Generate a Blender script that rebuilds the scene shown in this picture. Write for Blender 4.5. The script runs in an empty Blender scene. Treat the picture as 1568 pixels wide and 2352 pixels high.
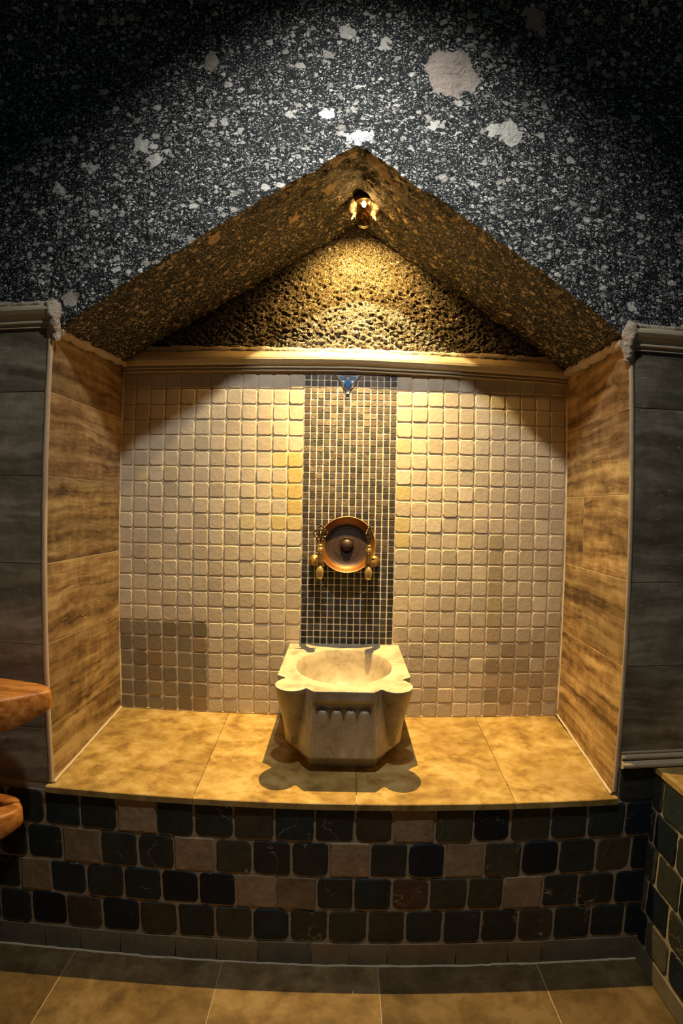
import bpy, math, random
from mathutils import Vector, Matrix, noise
random.seed(7)
sc = bpy.context.scene
COL = sc.collection
PI = math.pi

# ------------------------------------------------------------------ helpers
class M:
    """collects vertices, faces and one albedo colour per face, links them as ONE mesh object"""
    def __init__(s): s.v = []; s.f = []; s.c = []; s.sm = []
    def face(s, idx, col=(1, 1, 1), smooth=True):
        s.f.append(idx); s.c.append(col); s.sm.append(smooth)
    def add(s, vs): b = len(s.v); s.v += [tuple(p) for p in vs]; return b
    def build(s, name, mat, parent=None, kind=None):
        me = bpy.data.meshes.new(name); me.from_pydata(s.v, [], s.f)
        at = me.attributes.new('tint', 'FLOAT_COLOR', 'FACE')
        at.data.foreach_set('color', [x for c in s.c for x in (c[0], c[1], c[2], c[3] if len(c) > 3 else 1.0)])
        me.polygons.foreach_set('use_smooth', s.sm)
        me.materials.append(mat); me.update(); me.validate()
        o = bpy.data.objects.new(name, me); COL.objects.link(o)
        if parent: o.parent = parent
        if kind: o['kind'] = kind
        return o

def tag(o, label, cat, group=None):
    o['label'] = label; o['category'] = cat
    if group: o['group'] = group
    return o
def thing(name, label, cat, loc, group=None):
    o = bpy.data.objects.new(name, None); COL.objects.link(o); o.location = loc
    o.empty_display_size = .05
    return tag(o, label, cat, group)

class Frame:
    """plane frame: origin, u (right), n (out of the surface); v is up"""
    def __init__(s, o, u, n, v=(0, 0, 1)):
        s.o = Vector(o); s.u = Vector(u).normalized(); s.n = Vector(n).normalized(); s.v = Vector(v).normalized()
    def p(s, a, b, h=0): return s.o + s.u * a + s.v * b + s.n * h

def rounded(a0, b0, a1, b1, r, per=3, jit=0.0, mid=1):
    pts = []
    cs = [(a1 - r, b1 - r, 0), (a0 + r, b1 - r, 90), (a0 + r, b0 + r, 180), (a1 - r, b0 + r, 270)]
    for k, (cx, cy, a) in enumerate(cs):
        rr = r * random.uniform(.7, 1.5) if jit else r
        sx = 1 if k in (0, 3) else -1; sy = 1 if k in (0, 1) else -1
        ccx, ccy = cx + sx * (r - rr), cy + sy * (r - rr)
        for i in range(per):
            t = math.radians(a + 90 * i / (per - 1))
            pts.append([ccx + rr * math.cos(t), ccy + rr * math.sin(t)])
        nx = cs[(k + 1) % 4]
        for i in range(mid):
            f = (i + 1) / (mid + 1)
            t = math.radians(a + 90)
            p0 = (ccx + rr * math.cos(t), ccy + rr * math.sin(t)); p1 = (nx[0] + r * math.cos(t), nx[1] + r * math.sin(t))
            pts.append([p0[0] * (1 - f) + p1[0] * f, p0[1] * (1 - f) + p1[1] * f])
    if jit:
        for p in pts: p[0] += random.uniform(-jit, jit); p[1] += random.uniform(-jit, jit)
    return pts

def tile(m, F, a0, b0, a1, b1, th, r, bev, col, jit=0.0, per=3, mid=1, base=-.002, tilt=0.0):
    pts = rounded(a0, b0, a1, b1, min(r, (a1 - a0) * .45, (b1 - b0) * .45), per, jit, mid); n = len(pts)
    ca, cb = (a0 + a1) / 2, (b0 + b1) / 2
    ta, tb = random.uniform(-tilt, tilt), random.uniform(-tilt, tilt)
    rings = [(0, base), (0, th - bev), (bev * .35, th - bev * .3), (bev, th)]
    ids = []
    for ins, h in rings:
        vs = []
        for a, b in pts:
            da, db = a - ca, b - cb; l = math.hypot(da, db) or 1
            f = 1 - ins * 1.2 / l
            hh = h + (ta * da + tb * db if h > 0 else 0)
            vs.append(F.p(ca + da * f, cb + db * f, hh))
        ids.append(m.add(vs))
    for k in range(len(rings) - 1):
        for i in range(n):
            j = (i + 1) % n
            m.face((ids[k] + i, ids[k] + j, ids[k + 1] + j, ids[k + 1] + i), col)
    m.face([ids[-1] + i for i in range(n)], col, False)

def quad(m, F, a0, b0, a1, b1, h, col=(1, 1, 1), back=.03):
    """a slab from depth h back by `back`"""
    P = [F.p(a, b, d) for d in (h, h - back) for a, b in ((a0, b0), (a1, b0), (a1, b1), (a0, b1))]
    i = m.add(P)
    for q in ((0, 1, 2, 3), (5, 4, 7, 6), (1, 5, 6, 2), (4, 0, 3, 7), (3, 2, 6, 7), (4, 5, 1, 0)):
        m.face([i + k for k in q], col, False)

def box(m, x0, y0, z0, x1, y1, z1, col=(1, 1, 1)):
    quad(m, Frame((0, y0, 0), (1, 0, 0), (0, -1, 0)), x0, z0, x1, z1, 0, col, y1 - y0)

def extrude(m, prof, pts, dirs=None, col=(1, 1, 1), smooth=False, caps=True, wob=0.0):
    """prof: (out, up) points; pts: list of (origin, outdir)"""
    ids = []
    for k, (o, d) in enumerate(pts):
        o = Vector(o); d = Vector(d)
        ring = []
        for j, (a, b) in enumerate(prof):
            q = o + d * a + Vector((0, 0, b))
            if wob: q += noise.noise_vector(q * 30) * wob + noise.noise_vector(q * 90) * wob * .4
            ring.append(q)
        ids.append(m.add(ring))
    n = len(prof)
    for k in range(len(ids) - 1):
        for j in range(n - 1):
            m.face((ids[k] + j, ids[k] + j + 1, ids[k + 1] + j + 1, ids[k + 1] + j), col, smooth)
    if caps:
        m.face([ids[0] + j for j in range(n)][::-1], col, False); m.face([ids[-1] + j for j in range(n)], col, False)

def tube(m, pts, rad, seg=10, col=(1, 1, 1), wob=0.0, caps=True, closed=False):
    pts = [Vector(p) for p in pts]; n = len(pts)
    rad = rad if isinstance(rad, (list, tuple)) else [rad] * n
    ids = []; up = None
    for i in range(n):
        a = pts[(i - 1) % n] if closed else pts[max(i - 1, 0)]; b = pts[(i + 1) % n] if closed else pts[min(i + 1, n - 1)]
        t = (b - a).normalized()
        if up is None: up = t.orthogonal().normalized()
        up = (up - t * up.dot(t)).normalized(); s = t.cross(up)
        ring = []
        for k in range(seg):
            an = 2 * PI * k / seg; d = up * math.cos(an) + s * math.sin(an)
            q = pts[i] + d * rad[i]
            if wob: q += noise.noise_vector(q * 45) * wob + noise.noise_vector(q * 130) * wob * .5
            ring.append(q)
        ids.append(m.add(ring))
    for i in range(n if closed else n - 1):
        j = (i + 1) % n
        for k in range(seg):
            l = (k + 1) % seg
            m.face((ids[i] + k, ids[i] + l, ids[j] + l, ids[j] + k), col)
    if caps and not closed:
        m.face([ids[0] + k for k in range(seg)][::-1], col, False); m.face([ids[-1] + k for k in range(seg)], col, False)

def lathe(m, prof, c=(0, 0, 0), axis=(0, 0, 1), seg=32, col=(1, 1, 1), flute=0, fa=0.0, smooth=True):
    axis = Vector(axis).normalized(); e1 = axis.orthogonal().normalized(); e2 = axis.cross(e1); c = Vector(c)
    ids = []
    for r, h in prof:
        if r < 1e-6: ids.append((m.add([c + axis * h]), 1)); continue
        ring = []
        for k in range(seg):
            an = 2 * PI * k / seg; rr = r * (1 - fa * abs(math.sin(flute * an / 2))) if flute else r
            ring.append(c + e1 * rr * math.cos(an) + e2 * rr * math.sin(an) + axis * h)
        ids.append((m.add(ring), seg))
    for i in range(len(ids) - 1):
        (a, na), (b, nb) = ids[i], ids[i + 1]
        for k in range(seg):
            l = (k + 1) % seg
            if na == 1 and nb == 1: continue
            if na == 1: m.face((a, b + l, b + k), col, smooth)
            elif nb == 1: m.face((a + k, a + l, b), col, smooth)
            else: m.face((a + k, a + l, b + l, b + k), col, smooth)

# ------------------------------------------------------------------ materials
class G:
    def __init__(s, name):
        s.m = bpy.data.materials.new(name); s.m.use_nodes = True; s.t = s.m.node_tree; s.t.nodes.clear()
        s.out = s.t.nodes.new('ShaderNodeOutputMaterial')
        s.pos = s.t.nodes.new('ShaderNodeTexCoord').outputs['Object']
    def n(s, typ, **kw):
        nd = s.t.nodes.new('ShaderNode' + typ)
        ins = kw.pop('ins', {})
        for k, v in kw.items(): setattr(nd, k, v)
        for k, v in ins.items():
            sock = nd.inputs[k]
            if isinstance(v, bpy.types.NodeSocket): s.t.links.new(v, sock)
            else: sock.default_value = v
        return nd
    def math(s, op, a, b=0.0, clamp=False):
        nd = s.n('Math', operation=op, use_clamp=clamp, ins={0: a, 1: b}); return nd.outputs[0]
    def vmath(s, op, a, b=(0, 0, 0)):
        nd = s.n('VectorMath', operation=op, ins={0: a, 1: b})
        return nd.outputs['Value'] if op in ('LENGTH', 'DISTANCE', 'DOT_PRODUCT') else nd.outputs[0]
    def noise(s, sc, det=4, rough=.55, vec=None, dist=0.0):
        return s.n('TexNoise', ins={'Vector': vec or s.pos, 'Scale': sc, 'Detail': det, 'Roughness': rough, 'Distortion': dist})
    def ramp(s, fac, stops):
        nd = s.n('ValToRGB', ins={0: fac}); e = nd.color_ramp.elements
        while len(e) < len(stops): e.new(.5)
        for i, (p, c) in enumerate(stops): e[i].position = p; e[i].color = (*c, 1)
        return nd.outputs[0]
    def sstep(s, x, a, b):
        nd = s.n('MapRange', interpolation_type='SMOOTHSTEP', ins={0: x, 1: a, 2: b, 3: 0.0, 4: 1.0}); return nd.outputs[0]
    def mix(s, f, a, b, mode='MIX'):
        nd = s.n('Mix', data_type='RGBA', blend_type=mode)
        for i, v in ((0, f), (6, a), (7, b)):
            if isinstance(v, bpy.types.NodeSocket): s.t.links.new(v, nd.inputs[i])
            else: nd.inputs[i].default_value = v if i == 0 else (*v, 1)
        return nd.outputs[2]
    def tint(s): return s.n('Attribute', attribute_name='tint')
    def bump(s, h, st, dist=.01, nrm=None):
        ins = {'Height': h, 'Strength': st, 'Distance': dist}
        if nrm: ins['Normal'] = nrm
        return s.n('Bump', ins=ins).outputs[0]
    def done(s, col, rough=.6, nrm=None, metal=0.0, spec=.5, **kw):
        ins = {'Roughness': rough, 'Metallic': metal, 'Specular IOR Level': spec}
        if isinstance(col, bpy.types.NodeSocket): ins['Base Color'] = col
        else: ins['Base Color'] = (*col, 1)
        if nrm: ins['Normal'] = nrm
        ins.update(kw)
        b = s.n('BsdfPrincipled', ins=ins); s.t.links.new(b.outputs[0], s.out.inputs[0]); return s.m

def rock_mat(name, which):
    g = G(name)
    w = g.noise(38, 3).outputs['Color']
    w2 = g.noise(130, 2).outputs['Color']
    d = g.vmath('SUBTRACT', w, (.5, .5, .5)); d2 = g.vmath('SUBTRACT', w2, (.5, .5, .5))
    sc1 = g.n('VectorMath', operation='SCALE', ins={0: d, 'Scale': .018}).outputs[0]
    sc2 = g.n('VectorMath', operation='SCALE', ins={0: d2, 'Scale': .010}).outputs[0]
    co = g.vmath('ADD', g.vmath('ADD', g.pos, sc1), sc2)
    co = g.vmath('MULTIPLY', co, (.85, 1, 1.2))
    dens = g.noise(7, 3).outputs['Fac']
    layers = []
    for scale, thr, r in ((230, .42, .48), (112, .62, .46), (58, .68, .42), (32, .82, .38)) if which != 'gable' else ((330, .45, .48), (120, .72, .42)):
        v = g.n('TexVoronoi', voronoi_dimensions='3D', ins={'Vector': co, 'Scale': scale})
        sp = g.n('SeparateColor', ins={0: v.outputs['Color']})
        m = g.math('SUBTRACT', 1.0, g.sstep(v.outputs['Distance'], r - .13, r))
        k = g.sstep(g.math('ADD', sp.outputs[0], g.math('MULTIPLY', g.math('SUBTRACT', dens, .5), .5)), thr, thr + .06)
        layers.append((g.math('MULTIPLY', m, k), sp.outputs[1], sp.outputs[2]))
    hgt = g.noise(170 if which == 'gable' else 110, 4, .65).outputs['Fac']
    base = g.ramp(hgt, [(.38, (.004, .007, .008)), (.54, (.010, .014, .015)), (.72, (.04, .042, .038))] if which != 'gable' else [(.40, (.012, .008, .004)), (.50, (.062, .045, .024)), (.61, (.20, .155, .088))])
    col = base; h0 = hgt
    for i, (m, a, b) in enumerate(layers):
        lo = ((.10, .10, .095), (.15, .15, .14), (.24, .22, .20), (.34, .31, .27))[i]
        hi = ((.72, .72, .69), (.82, .81, .76), (.80, .78, .72), (.70, .67, .61))[i]
        if which == 'soffit': lo = (lo[0] * .8, lo[1] * .68, lo[2] * .5); hi = (hi[0] * .78, hi[1] * .64, hi[2] * .46)  # soffit grains darker and browner: the roof's dim warm shade put into their colour
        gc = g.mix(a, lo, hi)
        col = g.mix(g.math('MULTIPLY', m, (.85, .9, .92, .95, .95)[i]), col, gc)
        if i == 1 and which != 'gable': hgt = g.math('ADD', hgt, g.math('MULTIPLY', m, .2))
    pats = [(.24, -.452, 2.323, .062, 1), (.262, -.448, 2.35, .040, 1), (.215, -.450, 2.35, .04, 1), (.285, -.45, 2.318, .036, 1), (.225, -.46, 2.29, .03, 1),
            (.389, -.441, 2.17, .033, 0), (.352, -.441, 2.172, .018, 0), (.007, -.441, 2.138, .022, 2), (.03, -.441, 2.142, .014, 2), (-.02, -.441, 2.14, .012, 2), (-.083, -.441, 2.204, .022, 2),
            (-.548, -.441, 2.127, .023, 0), (-.513, -.441, 2.081, .017, 0), (-.385, -.457, 2.35, .021, 1), (-.76, -.441, 2.015, .017, 0),
            (.453, -.491, 2.467, .029, 1), (-.029, -.475, 2.42, .018, 0), (.069, -.468, 2.395, .015, 0), (.607, -.463, 2.377, .017, 1),
            (.189, -.441, 2.176, .015, 0), (-.575, -.441, 2.201, .015, 1), (-.676, -.441, 2.069, .013, 0), (-.711, -.441, 1.72, .02, 1), (-.166, -.441, 2.206, .014, 0), (-.82, -.441, 2.148, .016, 1),
            (-.072, -.321, 2.068, .024, 3), (-.17, -.262, 2.007, .018, 3), (-.365, -.398, 1.883, .02, 3), (-.047, -.42, 2.084, .022, 3), (-.009, -.41, 2.108, .016, 3),
            (.052, -.422, 2.091, .026, 3), (.075, -.395, 2.073, .024, 3), (.10, -.37, 2.055, .018, 3), (.107, -.304, 2.052, .012, 3)]
    pc = ((.62, .60, .54), (.46, .38, .33), (.68, .72, .74), (.42, .30, .20))
    sc3 = g.n('VectorMath', operation='SCALE', ins={0: d, 'Scale': .06}).outputs[0]
    co2 = g.vmath('ADD', g.vmath('ADD', g.pos, sc3), sc2)
    for x, y, z, r, k in pats:
        if which == 'gable' or (k == 3) != (which == 'soffit'): continue
        ds = g.vmath('DISTANCE', co2, (x, y, z))
        m = g.math('SUBTRACT', 1.0, g.sstep(ds, r * .86, r * 1.02))
        col = g.mix(g.math('MULTIPLY', m, .93), col, pc[k]); 
    n1 = g.bump(hgt, 1.0, .006)
    return g.done(col, .6, n1, spec=.35)

def travertine(name, c0, c1, c2, sv=(5, 5, 34), warp=.05, rough=.45, pits=True, bs=.25, sc=1.0):
    """veined stone; the tint attribute shifts the pattern and colour from slab to slab"""
    g = G(name); t = g.tint(); tc = t.outputs['Color']
    off = g.n('VectorMath', operation='SCALE', ins={0: tc, 'Scale': 7.3}).outputs[0]
    base = g.vmath('ADD', g.pos, off)
    wv = g.n('VectorMath', operation='SCALE', ins={0: g.noise(3.5 * sc, 4, vec=base).outputs['Color'], 'Scale': warp * 2}).outputs[0]
    p = g.vmath('ADD', base, wv)
    p = g.vmath('MULTIPLY', p, sv)
    n1 = g.noise(1.0 * sc, 7, .62, vec=p).outputs['Fac']
    n2 = g.noise(26 * sc, 5, .65, vec=base).outputs['Fac']
    f = g.math('ADD', g.math('MULTIPLY', n1, .72), g.math('MULTIPLY', n2, .28))
    col = g.ramp(f, [(.38, c0), (.49, c1), (.60, c2)])
    big = g.sstep(g.noise(4.5 * sc, 3, vec=base).outputs['Fac'], .42, .62)
    col = g.mix(g.math('MULTIPLY', big, .35), col, c0)
    sp = g.n('SeparateColor', ins={0: tc}).outputs[2]
    br = g.math('ADD', g.math('MULTIPLY', sp, .6), .7)
    cmb = g.n('CombineColor', ins={0: br, 1: br, 2: br}).outputs[0]
    col = g.mix(1.0, col, cmb, 'MULTIPLY')
    h = n2
    if pits:
        pv = g.n('TexVoronoi', ins={'Vector': g.vmath('MULTIPLY', p, (4, 4, 1.5)), 'Scale': 3.2})
        k = g.sstep(g.n('SeparateColor', ins={0: pv.outputs['Color']}).outputs[0], .8, .84)
        pm = g.math('MULTIPLY', g.math('SUBTRACT', 1.0, g.sstep(pv.outputs['Distance'], .1, .26)), k)
        col = g.mix(g.math('MULTIPLY', pm, .45), col, tuple(min(1, c * 1.6) for c in c2))
        h = g.math('SUBTRACT', n2, g.math('MULTIPLY', pm, .4))
    return g.done(col, rough, g.bump(h, bs, .004), spec=.4)

def tile_mat(name, rough=.6, var=.35, veins=0.0, bs=.3, sc=60, spec=.4):
    g = G(name); t = g.tint().outputs['Color']
    n1 = g.noise(sc, 5, .6).outputs['Fac']; n2 = g.noise(sc * .3, 3).outputs['Fac']
    f = g.math('ADD', g.math('MULTIPLY', n1, var * 2), g.math('MULTIPLY', n2, var * 2))
    f = g.math('ADD', f, 1 - var * 2)
    cmb = g.n('CombineColor', ins={0: f, 1: f, 2: f}).outputs[0]
    col = g.mix(1.0, t, cmb, 'MULTIPLY')
    if veins:
        a = g.math('ABSOLUTE', g.math('SUBTRACT', g.noise(7, 4, .5, dist=.8).outputs['Fac'], .5))
        v = g.math('MULTIPLY', g.math('SUBTRACT', 1.0, g.sstep(a, .0015, .006)), g.sstep(g.noise(9, 2).outputs['Fac'], .52, .62))
        col = g.mix(g.math('MULTIPLY', v, veins), col, (.42, .36, .27))
    return g.done(col, rough, g.bump(n1, bs, .004), spec=spec)

def plain(name, c, rough=.6, metal=0.0, nscale=60, var=.25, bs=.2, bd=.003, spec=.5):
    g = G(name); n1 = g.noise(nscale, 5, .6).outputs['Fac']
    col = g.mix(n1, tuple(x * (1 - var) for x in c), tuple(min(1, x * (1 + var)) for x in c))
    return g.done(col, rough, g.bump(n1, bs, bd), metal=metal, spec=spec)

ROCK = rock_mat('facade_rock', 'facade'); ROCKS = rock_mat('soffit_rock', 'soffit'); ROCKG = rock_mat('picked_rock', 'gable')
TRAV = travertine('niche_travertine', (.085, .048, .018), (.31, .19, .08), (.53, .38, .18), sv=(2.4, 2.4, 34), warp=.035)
TRAVD = travertine('panel_travertine', (.105, .088, .058), (.20, .17, .12), (.33, .29, .215), sv=(3, 3, 24))
LEDGE = travertine('ledge_stone', (.24, .145, .045), (.43, .285, .085), (.57, .42, .175), sv=(15, 19, 15), warp=.08, rough=.38, pits=False, bs=.12)
FLOORM = travertine('floor_stone', (.12, .08, .038), (.215, .14, .06), (.30, .21, .105), sv=(10, 12, 10), warp=.1, rough=.35, pits=False, bs=.15)
CREAM = tile_mat('tumbled_marble_tiles', .5, .16, 0, .25, 90)
SLATE = tile_mat('slate_tiles', .55, .45, .7, .55, 55, spec=.25)
MOSA = tile_mat('mosaic_tiles', .45, .6, 0, .5, 220)
GROUT = plain('grout', (.64, .54, .38), .85, nscale=200, bs=.4)
GROUTD = plain('riser_grout', (.40, .325, .23), .85, nscale=150, bs=.5)
GROUTL = plain('mosaic_grout', (.80, .70, .52), .85, nscale=200, bs=.3)
MORTAR = plain('mortar', (.55, .46, .36), .9, nscale=120, var=.3, bs=1.0, bd=.008)
BEAD = plain('edge_trim_stone', (.60, .46, .30), .6, nscale=80, var=.2)
MOULD = plain('moulding_stone', (.50, .41, .28), .45, nscale=70, var=.18)
BRASS = plain('brass', (.86, .64, .22), .30, .8, 40, .2, .05)
BRASSD = plain('aged_brass', (.13, .095, .04), .42, .9, 90, .45, .3)
BRASSM = plain('brown_brass', (.42, .26, .085), .38, .85, 90, .4, .2)
COPPER = plain('dark_copper', (.048, .026, .018), .45, .5, 60, .4, .25)
COPRIM = plain('wall_copper', (.22, .082, .022), .42, .6, 50, .15, .1)

def marble_mat():
    g = G('basin_marble')
    n1 = g.noise(9, 6, .6, dist=.6).outputs['Fac']; n2 = g.noise(45, 5, .6).outputs['Fac']
    col = g.ramp(g.math('ADD', g.math('MULTIPLY', n1, .75), g.math('MULTIPLY', n2, .25)), [(.34, (.27, .22, .155)), (.46, (.52, .445, .32)), (.58, (.67, .595, .44))])
    a = g.math('ABSOLUTE', g.math('SUBTRACT', g.noise(5, 5, .55, dist=1.2).outputs['Fac'], .5))
    v = g.math('MULTIPLY', g.math('SUBTRACT', 1.0, g.sstep(a, .001, .012)), g.sstep(g.noise(12, 2).outputs['Fac'], .48, .6))
    col = g.mix(g.math('MULTIPLY', v, .28), col, (.16, .12, .08))
    pv = g.n('TexVoronoi', ins={'Vector': g.pos, 'Scale': 60})
    k = g.sstep(g.n('SeparateColor', ins={0: pv.outputs['Color']}).outputs[0], .95, .97)
    pm = g.math('MULTIPLY', g.math('SUBTRACT', 1.0, g.sstep(pv.outputs['Distance'], .08, .22)), k)
    col = g.mix(g.math('MULTIPLY', pm, .7), col, (.15, .11, .06))
    return g.done(col, .38, g.bump(g.math('SUBTRACT', n2, pm), .2, .003), spec=.45)
MARBLE = marble_mat()

def wood_mat():
    g = G('varnished_wood')
    p = g.vmath('ADD', g.pos, g.n('VectorMath', operation='SCALE', ins={0: g.noise(6, 3).outputs['Color'], 'Scale': .06}).outputs[0])
    # grain runs along the board, i.e. down-left towards the viewer
    mp = g.n('Mapping', ins={'Vector': p, 'Rotation': (0, 0, math.radians(-43)), 'Scale': (5, 60, 70)}).outputs[0]
    n1 = g.noise(1.0, 6, .6, vec=mp).outputs['Fac']
    col = g.ramp(n1, [(.32, (.26, .085, .016)), (.5, (.52, .20, .045)), (.68, (.68, .33, .09))])
    return g.done(col, .38, g.bump(n1, .15, .003), spec=.4)
WOOD = wood_mat()

def emit(name, c, s):
    g = G(name); e = g.n('Emission', ins={'Color': (*c, 1), 'Strength': s}); g.t.links.new(e.outputs[0], g.out.inputs[0]); return g.m
def glass_amber():
    g = G('amber_glass')
    tr = g.n('BsdfTransparent', ins={'Color': (.72, .57, .37, 1)}).outputs[0]
    gl = g.n('BsdfGlossy', ins={'Color': (.9, .8, .6, 1), 'Roughness': .0}).outputs[0]
    df = g.n('BsdfDiffuse', ins={'Color': (.05, .025, .008, 1)}).outputs[0]
    fr = g.n('Fresnel', ins={'IOR': 1.45}).outputs[0]
    a = g.n('MixShader', ins={0: .0, 1: tr, 2: df}).outputs[0]
    b = g.n('MixShader', ins={0: g.math('MULTIPLY', fr, g.math('MULTIPLY', g.n('NewGeometry').outputs['Backfacing'], .5)), 1: a, 2: gl}).outputs[0]
    g.t.links.new(b, g.out.inputs[0]); return g.m

# ------------------------------------------------------------------ measurements (metres)
YF = -.4407                      # plane of the front wall, back wall is at y = 0
ZL0, ZL1 = .529, .481            # ledge height at the back and at the front
XLB, XLF, XRB, XRF = -.744, -.7533, .7066, .6859
def zl(y): return ZL0 + (ZL1 - ZL0) * y / YF
def ef(x): return 2.114 - (.004 - x) * .639 if x < .004 else 2.114 - (x - .004) * .700     # front gable edge
def eb(x): return 2.135 - .628 * (.015 - x) if x < .015 else 2.135 - .695 * (x - .015)    # rear gable edge
def yfac(z): return YF - .7 * max(0, z - 2.2) ** 2

# ------------------------------------------------------------------ rock (front wall, niche roof, rear gable)
def disp(P, amp=1.0):
    v = noise.noise_vector(P * 22) * .006 + noise.noise_vector(P * 60) * .0042 + noise.noise_vector(P * 150) * .0022
    return P + v * amp
def grid(m, fn, nu, nv):
    vs = [fn(i / nu, j / nv) for j in range(nv + 1) for i in range(nu + 1)]
    b = m.add(vs); w = nu + 1
    for j in range(nv):
        for i in range(nu):
            k = b + j * w + i; m.face((k, k + 1, k + w + 1, k + w))
def zbot(x):
    if x < -.735: return 1.668
    if x > .684: return 1.636
    return ef(x)
m = M()
def f_fac(u, v):
    x = -1.35 + 2.65 * u
    z0 = zbot(x); z = z0 + (2.95 - z0) * (v ** 1.15)
    return disp(Vector((x, yfac(z), z)))
grid(m, f_fac, 380, 150)
m.build('wall_front', ROCK, kind='structure')
def f_sof(u, v):
    xf = -.765 + (.71 + .765) * u
    xb = -.765 + (.725 + .765) * u
    x = xf + (xb - xf) * v; y = YF + (.03 - YF) * v
    zf, zb_ = ef(x) if -.735 <= x <= .684 else ef(x), eb(x)
    z = zf + (zb_ - zf) * v
    d = math.hypot(x - .028, (y + .185) * .9); z += .016 * math.exp(-(d / .05) ** 2)      # pocket cut for the lamp
    return disp(Vector((x, y, z)))
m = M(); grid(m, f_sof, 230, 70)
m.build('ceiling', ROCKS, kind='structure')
m = M()
def f_gab(u, v):
    x = -.73 + 1.43 * u; z0 = 1.675; z1 = max(eb(x) + .012, z0 + .004)
    z = z0 + (z1 - z0) * v
    P = Vector((x, .006 + .012 * v, z))
    # rows of pick marks slanting down to the right
    q = (P.x * .62 + P.z) * 150 + noise.noise(P * 9) * 4.2
    q2 = (P.x * -.5 + P.z) * 105 + noise.noise(P * 7) * 5
    a = .004 * abs(math.sin(q)) + .003 * abs(math.sin(q2)) + .006 * noise.noise(P * 100) + .006 * noise.noise(P * 200)
    P.y -= a
    return disp(P, .8)
grid(m, f_gab, 420, 150)
m.build('wall_back_rock', ROCKG, kind='structure')

# ------------------------------------------------------------------ back wall with tumbled tiles
FB = Frame((0, 0, 0), (1, 0, 0), (0, -1, 0))
m = M(); quad(m, FB, -.80, .46, .76, 1.70, .0040, (1, 1, 1), .05)
wall = m.build('wall_back', GROUT, kind='structure')
m = M()
ZT = 1.577; MW = .147
def cream():
    r = random.random()
    b = random.uniform(.88, 1.08)
    if r < .02: c = (.60, .51, .33)
    elif r < .2: c = (.60, .50, .375)
    elif r < .55: c = (.56, .475, .36)
    else: c = (.60, .52, .40)
    return tuple(x * b for x in c)
def brownish():
    c = random.choice([(.30, .24, .155), (.26, .22, .15), (.33, .225, .13), (.28, .24, .165), (.25, .19, .12)])
    b = random.uniform(.68, .90); return tuple(x * b for x in c)
for row in range(-1, 21):
    z1 = ZT - .05 * row; z0 = z1 - .05
    if row == 20: z0 = z1 - .047
    for side in (-1, 1):
        for k in range(12 if side < 0 else 12):
            if side < 0: x1 = -MW - .05 * k; x0 = x1 - .05; x0 = max(x0, -.7435); 
            else: x0 = MW + .05 * k; x1 = min(x0 + .05, .7055)
            if x1 - x0 < .012: continue
            c = cream(); j = .0007
            if side < 0 and row >= 15 and k >= 6: c = brownish()
            elif side < 0 and k == 0 and row in (4, 5, 6, 7): c = (.62, .47, .19)
            elif side < 0 and k <= 1 and row in (4, 6, 8): c = (.62, .50, .25)
            elif side > 0 and k == 0 and row in (6, 8, 9): c = (.60, .49, .24)
            elif side > 0 and k >= 6 and row >= 15:
                c = random.choice([(.36, .285, .20), (.42, .335, .24), (.30, .24, .17), (.44, .38, .30)])
            elif side > 0 and k == 6 and row > 8: c = (.42, .35, .22)
            elif row > 9: c = tuple(x * .93 for x in c)
            gp = .0016
            tile(m, FB, x0 + gp, z0 + gp, x1 - gp, z1 - gp, .0066 + random.uniform(-.0008, .0010), .007, .0026, c, j, 4, 1, 0, .016)
m.build('wall_back_tiles', CREAM, kind='structure')
m = M(); quad(m, FB, -MW, .50, MW, 1.635, .0058, (1, 1, 1), .004)
m.build('wall_back_mosaic_grout', GROUTL, kind='structure')
m = M(); pt = MW * 2 / 14
mc = [(.17, .13, .10), (.13, .105, .085), (.10, .085, .07), (.20, .155, .115), (.075, .065, .058), (.15, .12, .10), (.115, .08, .065)]
row = 0; z = 1.629
while z > .53:
    for k in range(14):
        c = random.choice(mc)
        if k in (0, 13): c = tuple(x * .75 for x in c)
        if z < 1.05: c = (c[0] * .34, c[1] * .44, c[2] * .58)  # dark bluish tiles low down, with the copper bowl's shadow put into the colour
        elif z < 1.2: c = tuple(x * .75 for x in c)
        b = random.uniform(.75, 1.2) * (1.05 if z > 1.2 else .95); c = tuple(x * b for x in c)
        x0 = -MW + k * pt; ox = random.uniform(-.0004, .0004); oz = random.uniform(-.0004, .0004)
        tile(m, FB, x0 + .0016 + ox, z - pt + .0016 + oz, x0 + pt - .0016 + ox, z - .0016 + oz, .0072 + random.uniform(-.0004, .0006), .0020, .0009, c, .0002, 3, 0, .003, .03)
    z -= pt
m.build('wall_back_mosaic', MOSA, kind='structure')

# glass ornament under the moulding: half of a diamond-shaped tile
orn = thing('glass_tile_ornament', 'small diamond-shaped blue glass tile ornament at the top of the dark mosaic strip', 'tile', (-.010, -.008, 1.597))
def poly(name, pts, y0, y1, mat):
    mm = M(); n = len(pts); a = mm.add([(x, y0, zz) for x, zz in pts]); b = mm.add([(x * .96, y1, zz * .96) for x, zz in pts])
    mm.face([b + i for i in range(n)], smooth=False)
    for i in range(n): j = (i + 1) % n; mm.face((a + i, a + j, b + j, b + i), smooth=False)
    return mm.build(name, mat, orn)
g_ = plain('navy_glass', (.008, .03, .16), .08, 0, 30, .1, .02); g2_ = plain('pale_blue_glass', (.16, .26, .42), .1, 0, 60, .5, .02)
g3_ = plain('silver_edge', (.62, .60, .58), .4, 0, 60, .1, .05); g4_ = plain('ornament_tesserae', (.20, .15, .12), .5, 0, 200, .6, .3)
poly('backing', [(-.042, .028), (.042, .028), (.012, -.018), (0, -.036), (-.012, -.018)], 0, -.002, g4_)
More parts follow.
